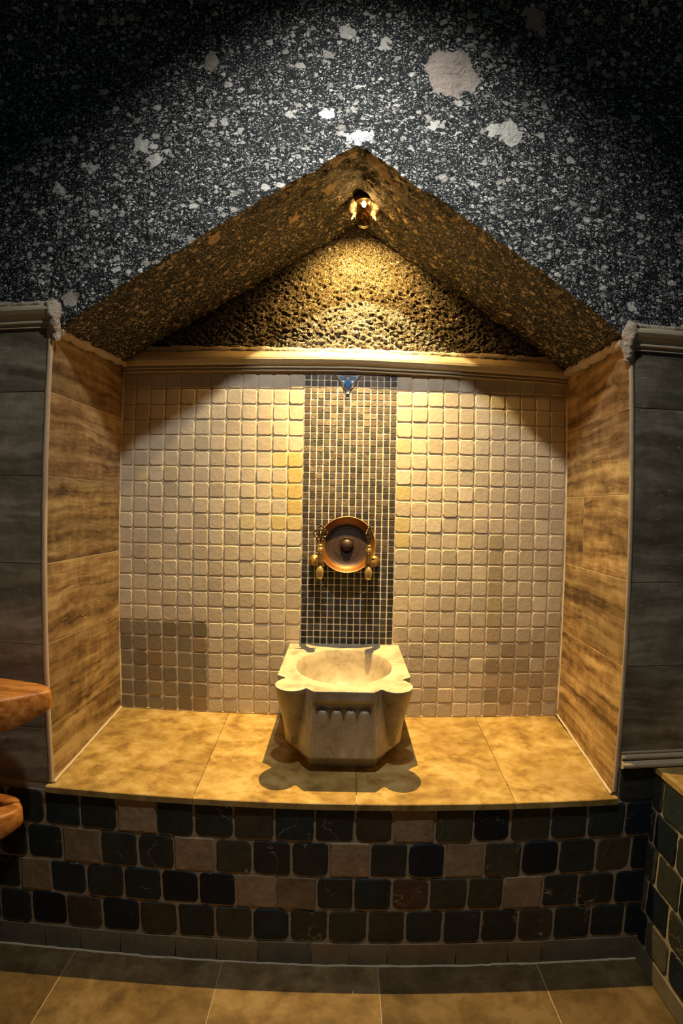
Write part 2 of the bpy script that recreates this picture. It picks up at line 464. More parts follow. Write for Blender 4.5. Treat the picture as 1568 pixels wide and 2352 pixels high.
poly('edging', [(-.036, .027), (-.006, .022), (0, .019), (.006, .022), (.036, .027), (0, -.026)], -.001, -.0035, g3_)
poly('glass_pane', [(-.028, .0225), (-.008, .0225), (-.003, .018), (-.014, .003), (-.0165, .003)], -.003, -.006, g2_)
poly('glass_pane', [(.028, .0225), (.008, .0225), (.003, .018), (.014, .003), (.0165, .003)], -.003, -.006, g2_)
d_ = poly('centre_glass', [(0, .0145), (.0135, -.002), (0, -.0195), (-.0135, -.002)], -.003, -.0075, g_); d_['label'] = 'navy blue diamond of glass'
poly('tip_tessera', [(-.005, -.026), (.005, -.026), (.004, -.034), (-.004, -.034)], -.001, -.003, g3_)

# ------------------------------------------------------------------ niche side walls
def slabs(m, F, a0, a1, zs, h=0.0, gap=.0013, back=.03, vj=None):
    for i in range(len(zs) - 1):
        xs = [a0] + sorted((vj or {}).get(i, [])) + [a1]
        for k in range(len(xs) - 1):
            c = (random.random(), random.random(), random.random())
            tile(m, F, xs[k] + (gap if k else 0), zs[i] + gap, xs[k + 1] - (gap if k < len(xs) - 2 else 0), zs[i + 1] - gap, h + .002, .0012, .0008, c, 0, 2, 0, h - .01)
FLW = Frame((XLB, .02, 0), (XLF - XLB, YF, 0), (1, -.02, 0)); FLW.n = Vector((-YF, XLF - XLB, 0)).normalized()
FRW = Frame((XRB, .02, 0), (XRF - XRB, YF, 0), (-1, 0, 0)); FRW.n = Vector((YF, XRB - XRF, 0)).normalized()
Lw = .02 - YF
m = M(); slabs(m, FLW, 0, Lw, [.46, .6295, .847, 1.051, 1.269, 1.4795, 1.72], 0, vj={}); m.build('wall_left', TRAV, kind='structure')
m = M(); slabs(m, FRW, 0, Lw, [.46, .610, .821, 1.037, 1.249, 1.463, 1.70], 0, vj={3: [.17]}); m.build('wall_right', TRAV, kind='structure')
m = M(); quad(m, FLW, 0, .46, Lw, 1.70, .0012, back=.04) if False else quad(m, FLW, 0, .46, Lw - .002, 1.72, .0010, back=.03); m.build('wall_left_grout', BEAD, kind='structure')
m = M(); quad(m, FRW, 0, .46, Lw - .002, 1.70, .0010, back=.03); m.build('wall_right_grout', BEAD, kind='structure')

# front panels either side
FF = Frame((0, YF, 0), (1, 0, 0), (0, -1, 0))
m = M(); slabs(m, FF, -1.30, XLF - .0095, [.482, .6295, .847, 1.051, 1.269, 1.4795, 1.645], 0); m.build('wall_left_front', TRAVD, kind='structure')
m = M(); slabs(m, FF, XRF + .0095, 1.30, [.59, .821, 1.032, 1.463, 1.615], 0); m.build('wall_right_front', TRAVD, kind='structure')
m = M(); quad(m, FF, -1.30, .0, XLF - .003, 1.66, .0004, back=.03); quad(m, FF, XRF + .003, .0, 1.30, 1.64, .0004, back=.03)
quad(m, FF, -1.30, 0, 1.30, .462, .0040, back=.03)
m.build('wall_front_grout', GROUTD, kind='structure')
# pale edge strips on the niche's vertical corners
trim_n = [0]
def trim(m, mat):
    trim_n[0] += 1; return m.build('trim_%d' % trim_n[0], mat, kind='structure')
for sx, X, z0, z1 in ((-1, XLF, .485, 1.66), (1, XRF, .490, 1.62)):
    m = M(); pr = []
    nseg = 40; ids = []
    for i in range(nseg + 1):
        z = z0 + (z1 - z0) * i / nseg
        w = .0095 + .0012 * noise.noise(Vector((X, 3, z * 14)))
        if z > z1 - .06: w += (z - z1 + .06) * .10
        j = .0012 * noise.noise(Vector((X, 9, z * 30)))
        ids.append(m.add([(X + sx * w, YF, z), (X + sx * w, YF - .003 + j, z), (X + sx * .002, YF - .0036 + j, z), (X - sx * .0025, YF - .001, z), (X - sx * .0025, YF + .006, z)]))
    for i in range(nseg):
        for k in range(4): m.face((ids[i] + k, ids[i] + k + 1, ids[i + 1] + k + 1, ids[i + 1] + k))
    trim(m, BEAD)

# mouldings
cop = [(-.002, .060), (.004, .058), (.018, .054), (.025, .047), (.026, .040), (.021, .031), (.012, .023), (.009, .017), (.013, .014), (.013, .010), (.005, .008), (.0045, .003), (.008, .001), (.008, -.001), (-.002, -.001)]
m = M(); extrude(m, cop, [((-1.3, YF, 1.640), (0, -1, 0)), (((XLF - .004), YF, 1.6415), (0, -1, 0))]); trim(m, MOULD)
m = M(); extrude(m, cop, [((XRF + .006, YF, 1.607), (0, -1, 0)), ((1.3, YF, 1.604), (0, -1, 0))]); trim(m, MOULD)
low = [(-.002, .041), (.006, .040), (.006, .037), (.004, .036), (.004, .034), (.010, .032), (.012, .028), (.012, .025), (.007, .023), (.007, .019), (.013, .017), (.019, .011), (.020, .006), (.017, .001), (.010, -.002), (-.002, -.002)]
m = M(); extrude(m, low, [((XRF + .012, YF, .558), (0, -1, 0)), ((1.3, YF, .556), (0, -1, 0))]); trim(m, MOULD)
bm_ = [(-.004, .078), (.004, .076), (.018, .066), (.032, .050), (.037, .041), (.037, .033), (.030, .023), (.022, .018), (.020, .015), (.023, .0135), (.023, .010), (.015, .0085), (.0145, .005), (.018, .004), (.018, .001), (-.004, .000)]
m = M(); P_ = []
for i in range(61):
    x = -.742 + (.704 + .742) * i / 60
    z = 1.634 - .020 * max(0, x) / .7 - .004 * max(0, -x) / .74
    lift = 1.0 - .45 * math.exp(-((x + .742) / .03) ** 2) - .45 * math.exp(-((x - .704) / .03) ** 2)
    P_.append(((x, 0, z), (0, -lift, 0)))
extrude(m, bm_, P_, wob=.0008); trim(m, MOULD)

# ragged mortar: beads along the niche roof, lumps on the corner tops
def bead(name, a, b, r, n=50, wob=.006, ax=None):
    m = M(); a = Vector(a); b = Vector(b)
    pts = [a.lerp(b, i / n) for i in range(n + 1)]
    tube(m, pts, [r * (1 + .35 * noise.noise(p * 18)) for p in pts], 12, wob=wob)
    return trim(m, MORTAR)
bead('b', (XLB + .008, -.01, 1.658), (XLF + .010, YF + .01, 1.634), .012)
bead('b', (XRB - .008, -.01, 1.652), (XRF - .010, YF + .01, 1.628), .012)
bead('b', (-.73, -.012, 1.706), (.69, -.012, 1.690), .010, 120, .005)
bead('b', (-1.3, YF - .006, 1.700), (-.765, YF - .006, 1.703), .008, 70, .006)
bead('b', (.70, YF - .006, 1.667), (1.3, YF - .006, 1.662), .008, 70, .006)
for sx, X, Z in ((-1, XLF + .008, 1.662), (1, XRF - .004, 1.632)):
    m = M()
    pts = [Vector((X - sx * .008, YF - .002, Z - .055)), Vector((X - sx * .002, YF - .006, Z - .03)), Vector((X, YF - .010, Z)), Vector((X + sx * .001, YF - .012, Z + .02)), Vector((X + sx * .010, YF - .010, Z + .040))]
    fine = []
    for i in range(len(pts) - 1):
        for k in range(10): fine.append(pts[i].lerp(pts[i + 1], k / 10))
    tube(m, fine, [.006 + .011 * min(1, i / 22) for i in range(len(fine))], 18, wob=.006)
    trim(m, MORTAR)
for sx, X in ((-1, XLB + .002), (1, XRB - .002)):
    m = M(); tube(m, [(X, -.004, .53 + 1.13 * i / 40) for i in range(41)], [.0045] * 41, 8, wob=.0012); trim(m, GROUT)
for a, b in (((XLB, -.002, .531), (XRB, -.002, .531)), ((XLB + .003, 0, .531), (XLF + .004, YF, .484)), ((XRB - .003, 0, .531), (XRF - .004, YF, .484))):
    m = M(); a = Vector(a); b = Vector(b); tube(m, [a.lerp(b, i / 60) for i in range(61)], .0040, 8, wob=.0012); trim(m, GROUT)

# ------------------------------------------------------------------ ledge
led = thing('stone_ledge', 'long ochre stone ledge slabs along the niche floor above the tiled riser', 'ledge', (0, YF, .48))
xs = [-.7535, -.377, .0285, .424, .694]
for i in range(4):
    m = M(); a, b = xs[i] + .0008, xs[i + 1] - .0008
    c = (random.random(), random.random(), random.uniform(.4, .7))
    ya, yb = .01, YF - .016; th = .0165
    V = [(a, ya, zl(ya)), (b, ya, zl(ya)), (b, yb + .002, zl(yb)), (a, yb + .002, zl(yb)), (b, yb, zl(yb) - .002), (a, yb, zl(yb) - .002), (b, yb, zl(yb) - th), (a, yb, zl(yb) - th), (b, ya, zl(ya) - th), (a, ya, zl(ya) - th)]
    if i == 0: V = [(x if abs(x - a) > 1e-6 or y > YF + .01 and False else x - (.012 if y < YF + .01 else -.002), y, z) for x, y, z in V]
    s = m.add([(x - led.location.x, y - led.location.y, z - led.location.z) for x, y, z in V])
    for q in ((3, 2, 1, 0), (5, 4, 2, 3), (7, 6, 4, 5), (9, 8, 6, 7), (6, 8, 1, 2), (6, 2, 4), (9, 7, 3, 0), (7, 5, 3)):
        m.face([s + k for k in q], c, False)
    m.build('slab', LEDGE, led)
m = M(); box(m, -.75, YF - .010, -.004 + .462, .692, YF + .03, .478)
m2 = M()
for i in range(len(m.v)): pass
m.v = [(x - 0, y - YF, z - .48) for x, y, z in m.v]
m.build('mortar_joint', GROUT, led)

# ------------------------------------------------------------------ riser tiles
PAL = dict(D=(.036, .040, .032), T=(.026, .038, .038), N=(.011, .018, .028), O=(.066, .062, .038), B=(.075, .058, .036), K=(.038, .040, .033), P=(.38, .27, .165), Q=(.26, .19, .11), R=(.095, .052, .03), G=(.09, .085, .06))
ROWS = [(.367, .464, [-.99, -.884, -.777, -.678, -.579, -.475, -.378, -.277, -.174, -.073, .026, .121, .225, .323, .418, .523, .622, .723, .799], 'DDTDPDDBTKBPONODTN'),
        (.267, .367, [-.913, -.831, -.732, -.627, -.529, -.432, -.327, -.231, -.132, -.036, .065, .162, .257, .356, .454, .553, .653, .749, .799], 'DTQDDPODDPDNPONDBN'),
        (.171, .267, [-.959, -.857, -.772, -.672, -.57, -.47, -.371, -.274, -.17, -.069, .026, .124, .22, .32, .414, .517, .614, .713, .799], 'DQTDTNNPQDTROOPDDN'),
        (.0716, .171, [-.99, -.923, -.833, -.733, -.634, -.532, -.431, -.332, -.234, -.137, -.037, .065, .162, .261, .36, .459, .555, .657, .752, .799], 'DDNBNBKOTOOBDKDBDTN')]
m = M()
def rtile(m, F, a0, b0, a1, b1, key):
    c = PAL[key]; b = random.uniform(.85, 1.15); c = tuple(x * b for x in c)
    gp = .0032; ox = random.uniform(-.0008, .0008)
    pale = key in 'PQ'
    tile(m, F, a0 + (gp * .4 if pale else gp) + ox, b0 + gp * (.6 if pale else 1), a1 - (gp * .4 if pale else gp) + ox, b1 - gp * (.6 if pale else 1), .0075 + random.uniform(-.0012, .0012), .004 if pale else random.uniform(.009, .016), .0035, c, .0010, 5, 3, 0, .02)
for z0, z1, X, s in ROWS:
    for i, ch in enumerate(s): rtile(m, FF, X[i], z0, X[i + 1], z1, ch)
rtile(m, FF, .699, .464, .799, .556, 'D')
m.build('wall_riser', SLATE, kind='structure')
m = M(); X = [-.99, -.80, -.70, -.59, -.44, -.33, -.22, -.08, .02, .12, .30, .44, .53, .80]
for i in range(len(X) - 1):
    c = random.choice([(.20, .175, .125), (.25, .21, .145), (.175, .16, .12), (.29, .23, .15)])
    if .08 < X[i] < .45: c = (.28, .20, .115)
    tile(m, FF, X[i] + .0006, .004, X[i + 1] - .0006, .069, .0085, .002, .0015, c, .0002, 2, 1, 0, .01)
m.build('baseboard_back', tile_mat('baseboard_stone', .55, .35, .3, .3, 40), kind='structure')

m = M(); tube(m, [(-.97 + 1.77 * i / 120, YF - .009, .002) for i in range(121)], .0035, 8, wob=.002); trim(m, GROUT)
# ------------------------------------------------------------------ floor
m = M(); FG = Frame((0, 0, 0), (1, 0, 0), (0, 0, 1), (0, 1, 0))
FX = [-1.14, -.715, -.314, .095, .518, .93]
FY = [YF + .01, -.86, -1.28, -1.70, -2.12, -2.54]
for i in range(5):
    for j in range(5):
        c = (random.random(), random.random(), random.random() * .8)
        tile(m, FG, FX[i] + .0012, FY[j + 1] + .0012, FX[i + 1] - .0012, FY[j] - .0012, .002, .002, .001, c, 0, 2, 0, -.01)
m.build('floor', FLOORM, kind='structure')
m = M(); quad(m, FG, -1.2, -2.6, 1.0, YF + .02, 0.0012, back=.04); m.build('floor_grout', GROUTD, kind='structure')

# ------------------------------------------------------------------ left side wall (beyond the benches)
m = M(); FS = Frame((-.965, YF, 0), (0, -1, 0), (1, 0, 0)); quad(m, FS, 0, 0, 1.6, .48, 0, back=.03)
m.build('wall_side', GROUTD, kind='structure')
m = M(); b0 = 0
for r in range(5):
    x = -.05 * (r % 2)
    while x < 1.55:
        rtile(m, FS, max(x, 0), .0 + r * .096, min(x + .1, 1.6), (r + 1) * .096, random.choice('DDTNODD')); x += .1
m.build('wall_side_tiles', SLATE, kind='structure')
m = M(); slabs(m, FS, 0, 1.6, [.48, .847, 1.269, 1.645], 0); m.build('wall_side_panel', TRAVD, kind='structure')

# ------------------------------------------------------------------ tiled bench on the right
bench = thing('tiled_bench', 'built-in bench clad in dark tumbled tiles with ochre stone seat, right of the niche', 'bench', (.80, YF, 0))
def loc(m, o):
    l = o.location; m.v = [(x - l.x, y - l.y, z - l.z) for x, y, z in m.v]
FBn = Frame((.80, YF, 0), (0, -1, 0), (-1, 0, 0))
m = M(); quad(m, FBn, 0, 0, 1.5, .548, .0040, back=.5); loc(m, bench); m.build('masonry', GROUTD, bench)
m = M()
zr = [.062, .155, .252, .350, .447, .545]
keys = ['NGNDNDTNDD', 'GNDNDTNDND', 'DDNNGTDNDN', 'TNDDNTDNDD', 'DTDNDDTNDN']
offs = [.045, .028, .060, .030, .055]
for r in range(5):
    x = -.001; w = offs[r]; i = 0
    while x < 1.45:
        rtile(m, FBn, max(x, .001), zr[r], x + w, zr[r + 1], keys[r][i % 10]); x += w; w = .098; i += 1
loc(m, bench); m.build('tile_cladding', SLATE, bench)
m = M(); x = 0
while x < 1.45:
    tile(m, FBn, x + .0008, .004, x + .298, .060, .0085, .002, .0015, random.choice([(.19, .165, .12), (.16, .145, .10)]), .0002, 2, 1, 0, .01); x += .3
loc(m, bench); m.build('skirting', bpy.data.materials['baseboard_stone'], bench)
m = M(); quad(m, Frame((.79, YF, 0), (1, 0, 0), (0, 0, 1), (0, -1, 0)), 0, .001, .5, .42, .557, (.3, .7, .5), .014)
quad(m, Frame((.79, YF, 0), (1, 0, 0), (0, 0, 1), (0, -1, 0)), 0, .422, .5, 1.5, .557, (.8, .2, .6), .014)
loc(m, bench); m.build('seat_slab', LEDGE, bench)

# ------------------------------------------------------------------ wooden boards on the left
def board(m, outline, z1, th, rnd=.010, tip=None, under=0.0):
    """rounded prism from a plan outline (counter-clockwise)"""
    n = len(outline); cx = sum(p[0] for p in outline) / n; cy = sum(p[1] for p in outline) / n
    lev = [(.0, z1, rnd), (.0, z1 - rnd * .35, rnd * .35), (0, z1 - rnd, 0), (0, z1 - th + rnd, 0), (0, z1 - th + rnd * .35, rnd * .35), (0, z1 - th, rnd)]
    ids = []
    for _, z, ins in lev:
        ring = []
        for i, (x, y) in enumerate(outline):
            a = Vector(outline[i - 1]); b = Vector(outline[(i + 1) % n]); t = (b - a).normalized(); nn = Vector((t.y, -t.x))
            q = Vector((x, y)) - nn * ins; zz = z
            if under and tip:
                d = math.hypot(x - tip[0], y - tip[1]); k = math.exp(-(d / .055) ** 2)
                if z < z1 - rnd: zz = z + under * k
            q3 = Vector((q.x, q.y, zz)); q3 += noise.noise_vector(q3 * 16) * .003
            ring.append(q3)
        ids.append(m.add(ring))
    for k in range(len(ids) - 1):
        for i in range(n):
            j = (i + 1) % n; m.face((ids[k] + i, ids[k + 1] + i, ids[k + 1] + j, ids[k] + j), smooth=True)
    m.face([ids[0] + i for i in range(n)], smooth=False); m.face([ids[-1] + i for i in range(n)][::-1], smooth=False)
def smooth_outline(P, per=6, sharp=()):
    out = []; n = len(P)
    for i in range(n):
        p0, p1, p2, p3 = (Vector(P[(i + k) % n]) for k in (-1, 0, 1, 2))
        for k in range(per):
            t = k / per
            out.append(tuple(.5 * ((2 * p1) + (p2 - p0) * t + (2 * p0 - 5 * p1 + 4 * p2 - p3) * t * t + (3 * p1 - p0 - 3 * p2 + p3) * t ** 3)))
    return out
def ccw(P):
    a = sum(P[i][0] * P[(i + 1) % len(P)][1] - P[(i + 1) % len(P)][0] * P[i][1] for i in range(len(P)))
    return P if a > 0 else P[::-1]
up = [(-.962, -.50), (-.84, -.502), (-.745, -.516), (-.698, -.534), (-.678, -.560), (-.690, -.586), (-.735, -.628), (-.80, -.69), (-.88, -.77), (-.962, -.85)]
ob = M(); board(ob, ccw(smooth_outline(up, 4)), .778, .080, .010, (-.685, -.56), .030)
o = thing('wooden_bench', 'upper and larger of the two varnished wooden bench boards at the left edge', 'bench', (-.96, -.66, .70)); loc(ob, o); ob.build('seat_board', WOOD, o)
m = M(); box(m, -.963, -.72, .60, -.935, -.56, .70); loc(m, o); m.build('bracket', WOOD, o)
lo = [(-.962, -.530), (-.87, -.528), (-.805, -.534), (-.772, -.552), (-.760, -.582), (-.772, -.612), (-.81, -.655), (-.88, -.73), (-.962, -.81)]
hole = None
o = thing('wooden_bench', 'lower varnished wooden bench board with a dark slot in its seat, at the left edge', 'bench', (-.96, -.66, .42))
fr = [(-.962, -.60), (-.88, -.605), (-.835, -.596), (-.800, -.572), (-.775, -.553), (-.757, -.580), (-.770, -.612), (-.81, -.655), (-.88, -.73), (-.962, -.81)]
rr_ = [(-.962, -.530), (-.87, -.528), (-.805, -.534), (-.778, -.550), (-.800, -.562), (-.87, -.566), (-.962, -.568)]
m = M(); board(m, ccw(smooth_outline(fr, 4)), .490, .070, .009, (-.765, -.58), .022); loc(m, o); m.build('front_board', WOOD, o)
m = M(); board(m, ccw(smooth_outline(rr_, 4)), .492, .030, .006); loc(m, o); m.build('rear_slat', WOOD, o)
m = M(); box(m, -.963, -.74, .33, -.935, -.56, .425); loc(m, o); m.build('bracket', WOOD, o)

# ------------------------------------------------------------------ marble basin
CX, CY, RH = -.007, -.188, .136
basin = thing('marble_basin', 'carved cream marble wash basin with lobed front corners standing on the ochre ledge', 'basin', (CX, -.19, zl(-.19)))
def poly_ray(P, c, d):
    best = 0; n = len(P)
    for i in range(n):
        a, b = P[i], P[(i + 1) % n]; ex, ey = b[0] - a[0], b[1] - a[1]
        den = d[0] * ey - d[1] * ex
        if abs(den) < 1e-12: continue
        t = ((a[0] - c[0]) * ey - (a[1] - c[1]) * ex) / den; u = ((a[0] - c[0]) * d[1] - (a[1] - c[1]) * d[0]) / den
        if t > 0 and -1e-6 <= u <= 1 + 1e-6: best = max(best, t)
    return best
def circ_ray(q, r, c, d):
    fx, fy = c[0] - q[0], c[1] - q[1]; b = fx * d[0] + fy * d[1]; cc = fx * fx + fy * fy - r * r; D = b * b - cc
    return -b + math.sqrt(D) if D > 0 else 0
def lerp(a, b, t): return a + (b - a) * t
def outline(h, d):
    """h: 0 at the rim, 1 at the bottom of the body"""
    s = h * h * .35 + h * .65
    xr = lerp(.173, .158, h); xs = lerp(.181, .163, h); ys = lerp(-.268, -.222, s); yn = lerp(-.280, -.226, s); xn = lerp(.164, .160, min(1, h * 3))
    xc = lerp(.094, .098, h); yc = lerp(-.356, -.322, h); xf = lerp(.076, .088, h); yf = lerp(-.373, -.334, h)
    P = [(xr, .0), (-xr, .0), (-xs, ys), (-xn, yn), (-xc, yc), (-xf, yf), (xf, yf), (xc, yc), (xn, yn), (xs, ys)]
    P = [(x + CX, y) for x, y in P]
    r = poly_ray(P, (CX, CY), d)
    lr = .0435 * max(0, 1 - (h / .95) ** 1.35)
    if lr > .001:
        for sx in (-1, 1):
            q = (CX + sx * lerp(.136, .139, h), lerp(-.330, -.280, h)); r = max(r, circ_ray(q, lr, (CX, CY), d))
    return r
NA = 720; NH = 64
angs = [2 * PI * i / NA for i in range(NA)]
def ztop(y): return .766 + .078 * y
def zbotb(y): return .539
m = M(); ids = []
prof_h = [0] + [ (i / NH) for i in range(1, NH + 1)]
for h in prof_h:
    ring = []
    for a in angs:
        d = (math.cos(a), math.sin(a)); r = outline(h, d)
        x = CX + d[0] * r; y = CY + d[1] * r
        zt_, zb_ = ztop(y), zbotb(y)
        z = zt_ + (zb_ - zt_) * h
        # carving on the front face
        if y < -.30 and abs(x - CX) < .088:
            hh = (zt_ - z)
            xx = x - CX
            inx = 1 / (1 + math.exp((abs(xx) - .072) / .0025))
            k = (xx + .072) / .036; fr_ = k - math.floor(k); arch = math.sin(PI * fr_)           # four flutes
            top_edge = .049 + .007 * arch
            g = 0
            if .030 < hh < top_edge:
                g = .013 * math.sin(min(1, (hh - .030) / .008) * PI / 2)
            elif hh >= top_edge:
                ff = max(0, 1 - (hh - top_edge) / .150)
                g = (.0095 * (1 - arch) * ff + .0045 * (1 - arch) * min(1, ff * 6)) + .006 * math.exp(-(hh - top_edge) / .004)
            y += g * inx
        if abs(abs(x - CX) - .091) < .006 and y < -.30: y += .0022 * math.cos((abs(x - CX) - .091) / .006 * PI / 2)
        ring.append((x, y, z))
    ids.append(m.add(ring))
for k in range(len(ids) - 1):
    for i in range(NA):
        j = (i + 1) % NA; m.face((ids[k] + i, ids[k + 1] + i, ids[k + 1] + j, ids[k] + j))
# top face with a soft arris, bowl
inner = []
def ringc(r, dz):
    return m.add([(CX + math.cos(a) * r, CY + math.sin(a) * r, ztop(CY + math.sin(a) * r) + dz) for a in angs])
t0 = m.add([(lerp(x, CX, .012), lerp(y, CY, .012), ztop(y) + .0006) for x, y, z in m.v[ids[0]:ids[0] + NA]])
seq = [ids[0], t0]
for i in range(NA): j = (i + 1) % NA; m.face((t0 + i, ids[0] + i, ids[0] + j, t0 + j), smooth=False)
bowl = [(RH + .0015, .0006), (RH, -.001), (RH - .002, -.03), (RH - .005, -.06), (RH - .011, -.085), (RH - .024, -.104), (RH - .045, -.117), (RH - .08, -.125), (.02, -.127)]
prev = t0
for bi, (r, dz) in enumerate(bowl):
    cur = ringc(r, dz)
    for i in range(NA): j = (i + 1) % NA; m.face((cur + i, prev + i, prev + j, cur + j), smooth=bi > 0)
    prev = cur
m.face([prev + i for i in range(NA)], smooth=False)
m.face([ids[-1] + i for i in range(NA)][::-1], smooth=False)
loc(m, basin); m.build('bowl', MARBLE, basin)
m = M()
pl = [(.115, -.03), (-.115, -.03), (-.128, -.205), (-.124, -.228), (-.086, -.292), (.086, -.292), (.124, -.228), (.128, -.205)]
pt_ = [(.118, -.02), (-.118, -.02), (-.132, -.205), (-.128, -.230), (-.088, -.298), (.088, -.298), (.128, -.230), (.132, -.205)]
a = m.add([(x + CX, y, zl(y) + .0003) for x, y in pl]); b = m.add([(x + CX, y, .541) for x, y in pt_])
for i in range(8): j = (i + 1) % 8; m.face((a + i, a + j, b + j, b + i), smooth=False)
m.face([b + i for i in range(8)], smooth=False); m.face([a + i for i in range(8)][::-1], smooth=False)
loc(m, basin); m.build('plinth', MARBLE, basin)

# ------------------------------------------------------------------ copper bowl
BC = Vector((-.004, -.020, 1.084))
cb = thing('copper_bowl', 'round dark copper bowl with a central boss, propped between the two brass taps', 'bowl', BC)
ax = Vector((0, -1, .23)).normalized()
m = M(); inn = [(.0, .004), (.030, .004), (.052, .003), (.064, .004), (.0685, .008)]
lathe(m, inn, (0, 0, 0), ax, 72)
out_ = [(.0875, .0225), (.086, .019), (.081, .012), (.071, .004), (.062, -.001), (.04, -.002), (0, -.002)]
lathe(m, out_, (0, 0, 0), ax, 72); m.build('body', COPPER, cb)
m = M(); lathe(m, [(.0680, .0075), (.0705, .0090), (.0770, .0150), (.0825, .0210), (.0855, .0248), (.0872, .0256), (.0885, .0246), (.0880, .0220)], (0, 0, 0), ax, 72); m.build('flared_wall', COPRIM, cb)
m = M(); tube(m, [Vector((0, 0, 0)) + ax * .0256 + (ax.orthogonal().normalized() * math.cos(2 * PI * k / 72) + ax.cross(ax.orthogonal().normalized()) * math.sin(2 * PI * k / 72)) * .0876 for k in range(72)], .0016, 8, closed=True)
r_ = m.build('rim', plain('bright_copper', (.62, .32, .10), .35, .7, 50, .15, .1), cb); r_['label'] = 'polished copper rim'
m = M(); lathe(m, [(.0215, .003), (.0205, .0085), (.0190, .0105)] + [(.0190 * math.cos(t), .0105 + .0095 * math.sin(t)) for t in [i * PI / 16 for i in range(1, 9)]], (0, 0, 0), ax, 40); m.build('boss', COPPER, cb)
m = M(); lathe(m, [(.0235, .004), (.0245, .0052), (.026, .0052), (.027, .004)], (0, 0, 0), ax, 48); m.build('boss_ring', COPPER, cb)
for k, (r0) in enumerate((.040, .057)):
    m = M(); lathe(m, [(r0, .0035), (r0 + .001, .0046), (r0 + .002, .0035)], (0, 0, 0), ax, 60); m.build('engraved_ring', COPPER, cb)

# ------------------------------------------------------------------ brass taps
def make_tap(x, sgn, rot, label):
    t = thing('brass_tap', label, 'tap', (x, -.088, 1.035), None)
    # rosette on the wall, offset outwards, and the pipe to the body
    m = M(); wx = sgn * .022; lathe(m, [(.0, .0), (.017, .0), (.0185, .003), (.016, .006), (.011, .010), (.010, .018), (.0, .019)], (wx, .081, .0), (0, -1, 0), 28, flute=0); m.build('rosette', BRASSM, t)
    m = M(); pts = [Vector((wx, .07, 0)), Vector((wx, .045, 0)), Vector((wx * .85, .025, 0)), Vector((wx * .4, .010, .0)), Vector((0, .004, .0)), Vector((0, 0, 0))]
    tube(m, pts, [.0095, .009, .009, .0095, .010, .009], 18); lathe(m, [(.0095, 0), (.0125, .001), (.0125, .005), (.0095, .006)], (wx, .055, 0), (0, -1, 0), 24); m.build('pipe', BRASSM, t)
    m = M(); lathe(m, [(0, -.014), (.010, -.014), (.0118, -.010), (.0105, -.006), (.0105, -.001), (.0112, .001), (.0102, .004), (.0106, .008), (.0094, .011), (.0100, .015), (.0088, .018), (.0092, .022), (.0080, .026), (.0084, .030), (.0074, .033), (0, .034)], (0, 0, 0), (0, 0, 1), 28); m.build('body', BRASSM, t)
    m = M(); lathe(m, [(0, -.048), (.0060, -.0475), (.0085, -.044), (.0105, -.037), (.0118, -.028), (.0112, -.020), (.0080, -.013), (.0070, -.010), (0, -.010)], (0, -.004, .0), (0, .12, 1), 40, flute=10, fa=.16); m.build('spout', BRASS, t)
    m = M(); lathe(m, [(0, .032), (.0075, .033), (.0092, .036), (.0092, .039), (.0070, .041), (.0055, .046), (.0065, .050), (.0045, .053), (0, .053)], (0, 0, .004), (0, 0, 1), 28); m.build('collar', BRASS, t)
    # openwork trefoil handle
    m = M(); c, s = math.cos(rot), math.sin(rot)
    def P(u, w): return (u * c, u * s, w)
    z0 = .084
    rings = [(-.0125, z0 + .004, .0085, .0085), (.0125, z0 + .004, .0085, .0085), (0, z0 + .019, .0080, .0085), (0, z0 + .003, .0060, .0065), (-.0075, z0 + .014, .0042, .0042), (.0075, z0 + .014, .0042, .0042), (-.0065, z0 - .010, .0055, .0048), (.0065, z0 - .010, .0055, .0048), (0, z0 - .019, .0085, .0052)]
    for (u, w, ru, rw) in rings:
        tube(m, [P(u + ru * math.cos(k * PI / 10), w + rw * math.sin(k * PI / 10)) for k in range(20)], .0021, 8, closed=True)
    for (u, w) in ((0, z0 + .030), (-.021, z0 + .007), (.021, z0 + .007), (-.015, z0 + .015), (.015, z0 + .015), (0, z0 + .003), (-.013, z0 - .006), (.013, z0 - .006)):
        lathe(m, [(0, -.0032), (.0026, -.002), (.0032, 0), (.0026, .002), (0, .0032)], P(u, w), (0, 0, 1), 10)
    tube(m, [P(0, z0 - .030), P(0, z0 - .012), P(0, z0 + .012)], .0024, 8)
    m.build('handle', BRASSD, t)
    return t
make_tap(-.084, -1, math.radians(8), 'brass tap left of the copper bowl, its openwork handle facing forward')
make_tap(.0615, 1, math.radians(62), 'brass tap right of the copper bowl, its openwork handle turned edge-on')

# ------------------------------------------------------------------ niche lamp
LP = Vector((.028, -.188, 2.100))
lamp = thing('niche_lamp', 'amber glass dome lamp with bright bulb set in mortar at the roof ridge', 'lamp', LP)
m = M(); lathe(m, [(.0, .012), (.019, .012), (.020, .008), (.0235, -.004), (.0255, -.020), (.0262, -.036), (.0250, -.050), (.0215, -.062), (.015, -.071), (.007, -.0755), (0, -.0765)], (0, 0, 0), (0, 0, 1), 36); m.build('glass_dome', glass_amber(), lamp)
m = M(); lathe(m, [(0, .020), (.021, .020), (.0232, .017), (.0232, .008), (.0212, .006), (.0205, .011), (0, .012)], (0, 0, 0), (0, 0, 1), 36); m.build('collar', BRASSD, lamp)
m = M(); lathe(m, [(0, .009), (.004, .008), (.0055, .004), (.0062, -.001), (.0055, -.006), (.003, -.009), (0, -.010)], (0, 0, 0), (0, 0, 1), 20); m.build('bulb', emit('bulb_glow', (1.0, .80, .50), 70), lamp)
m = M(); pts = []
for k in range(30):
    a = math.radians(-48 + 276 * k / 29)
    pts.append(Vector((.044 * math.cos(a), .014, -.006 + .034 * math.sin(a))))
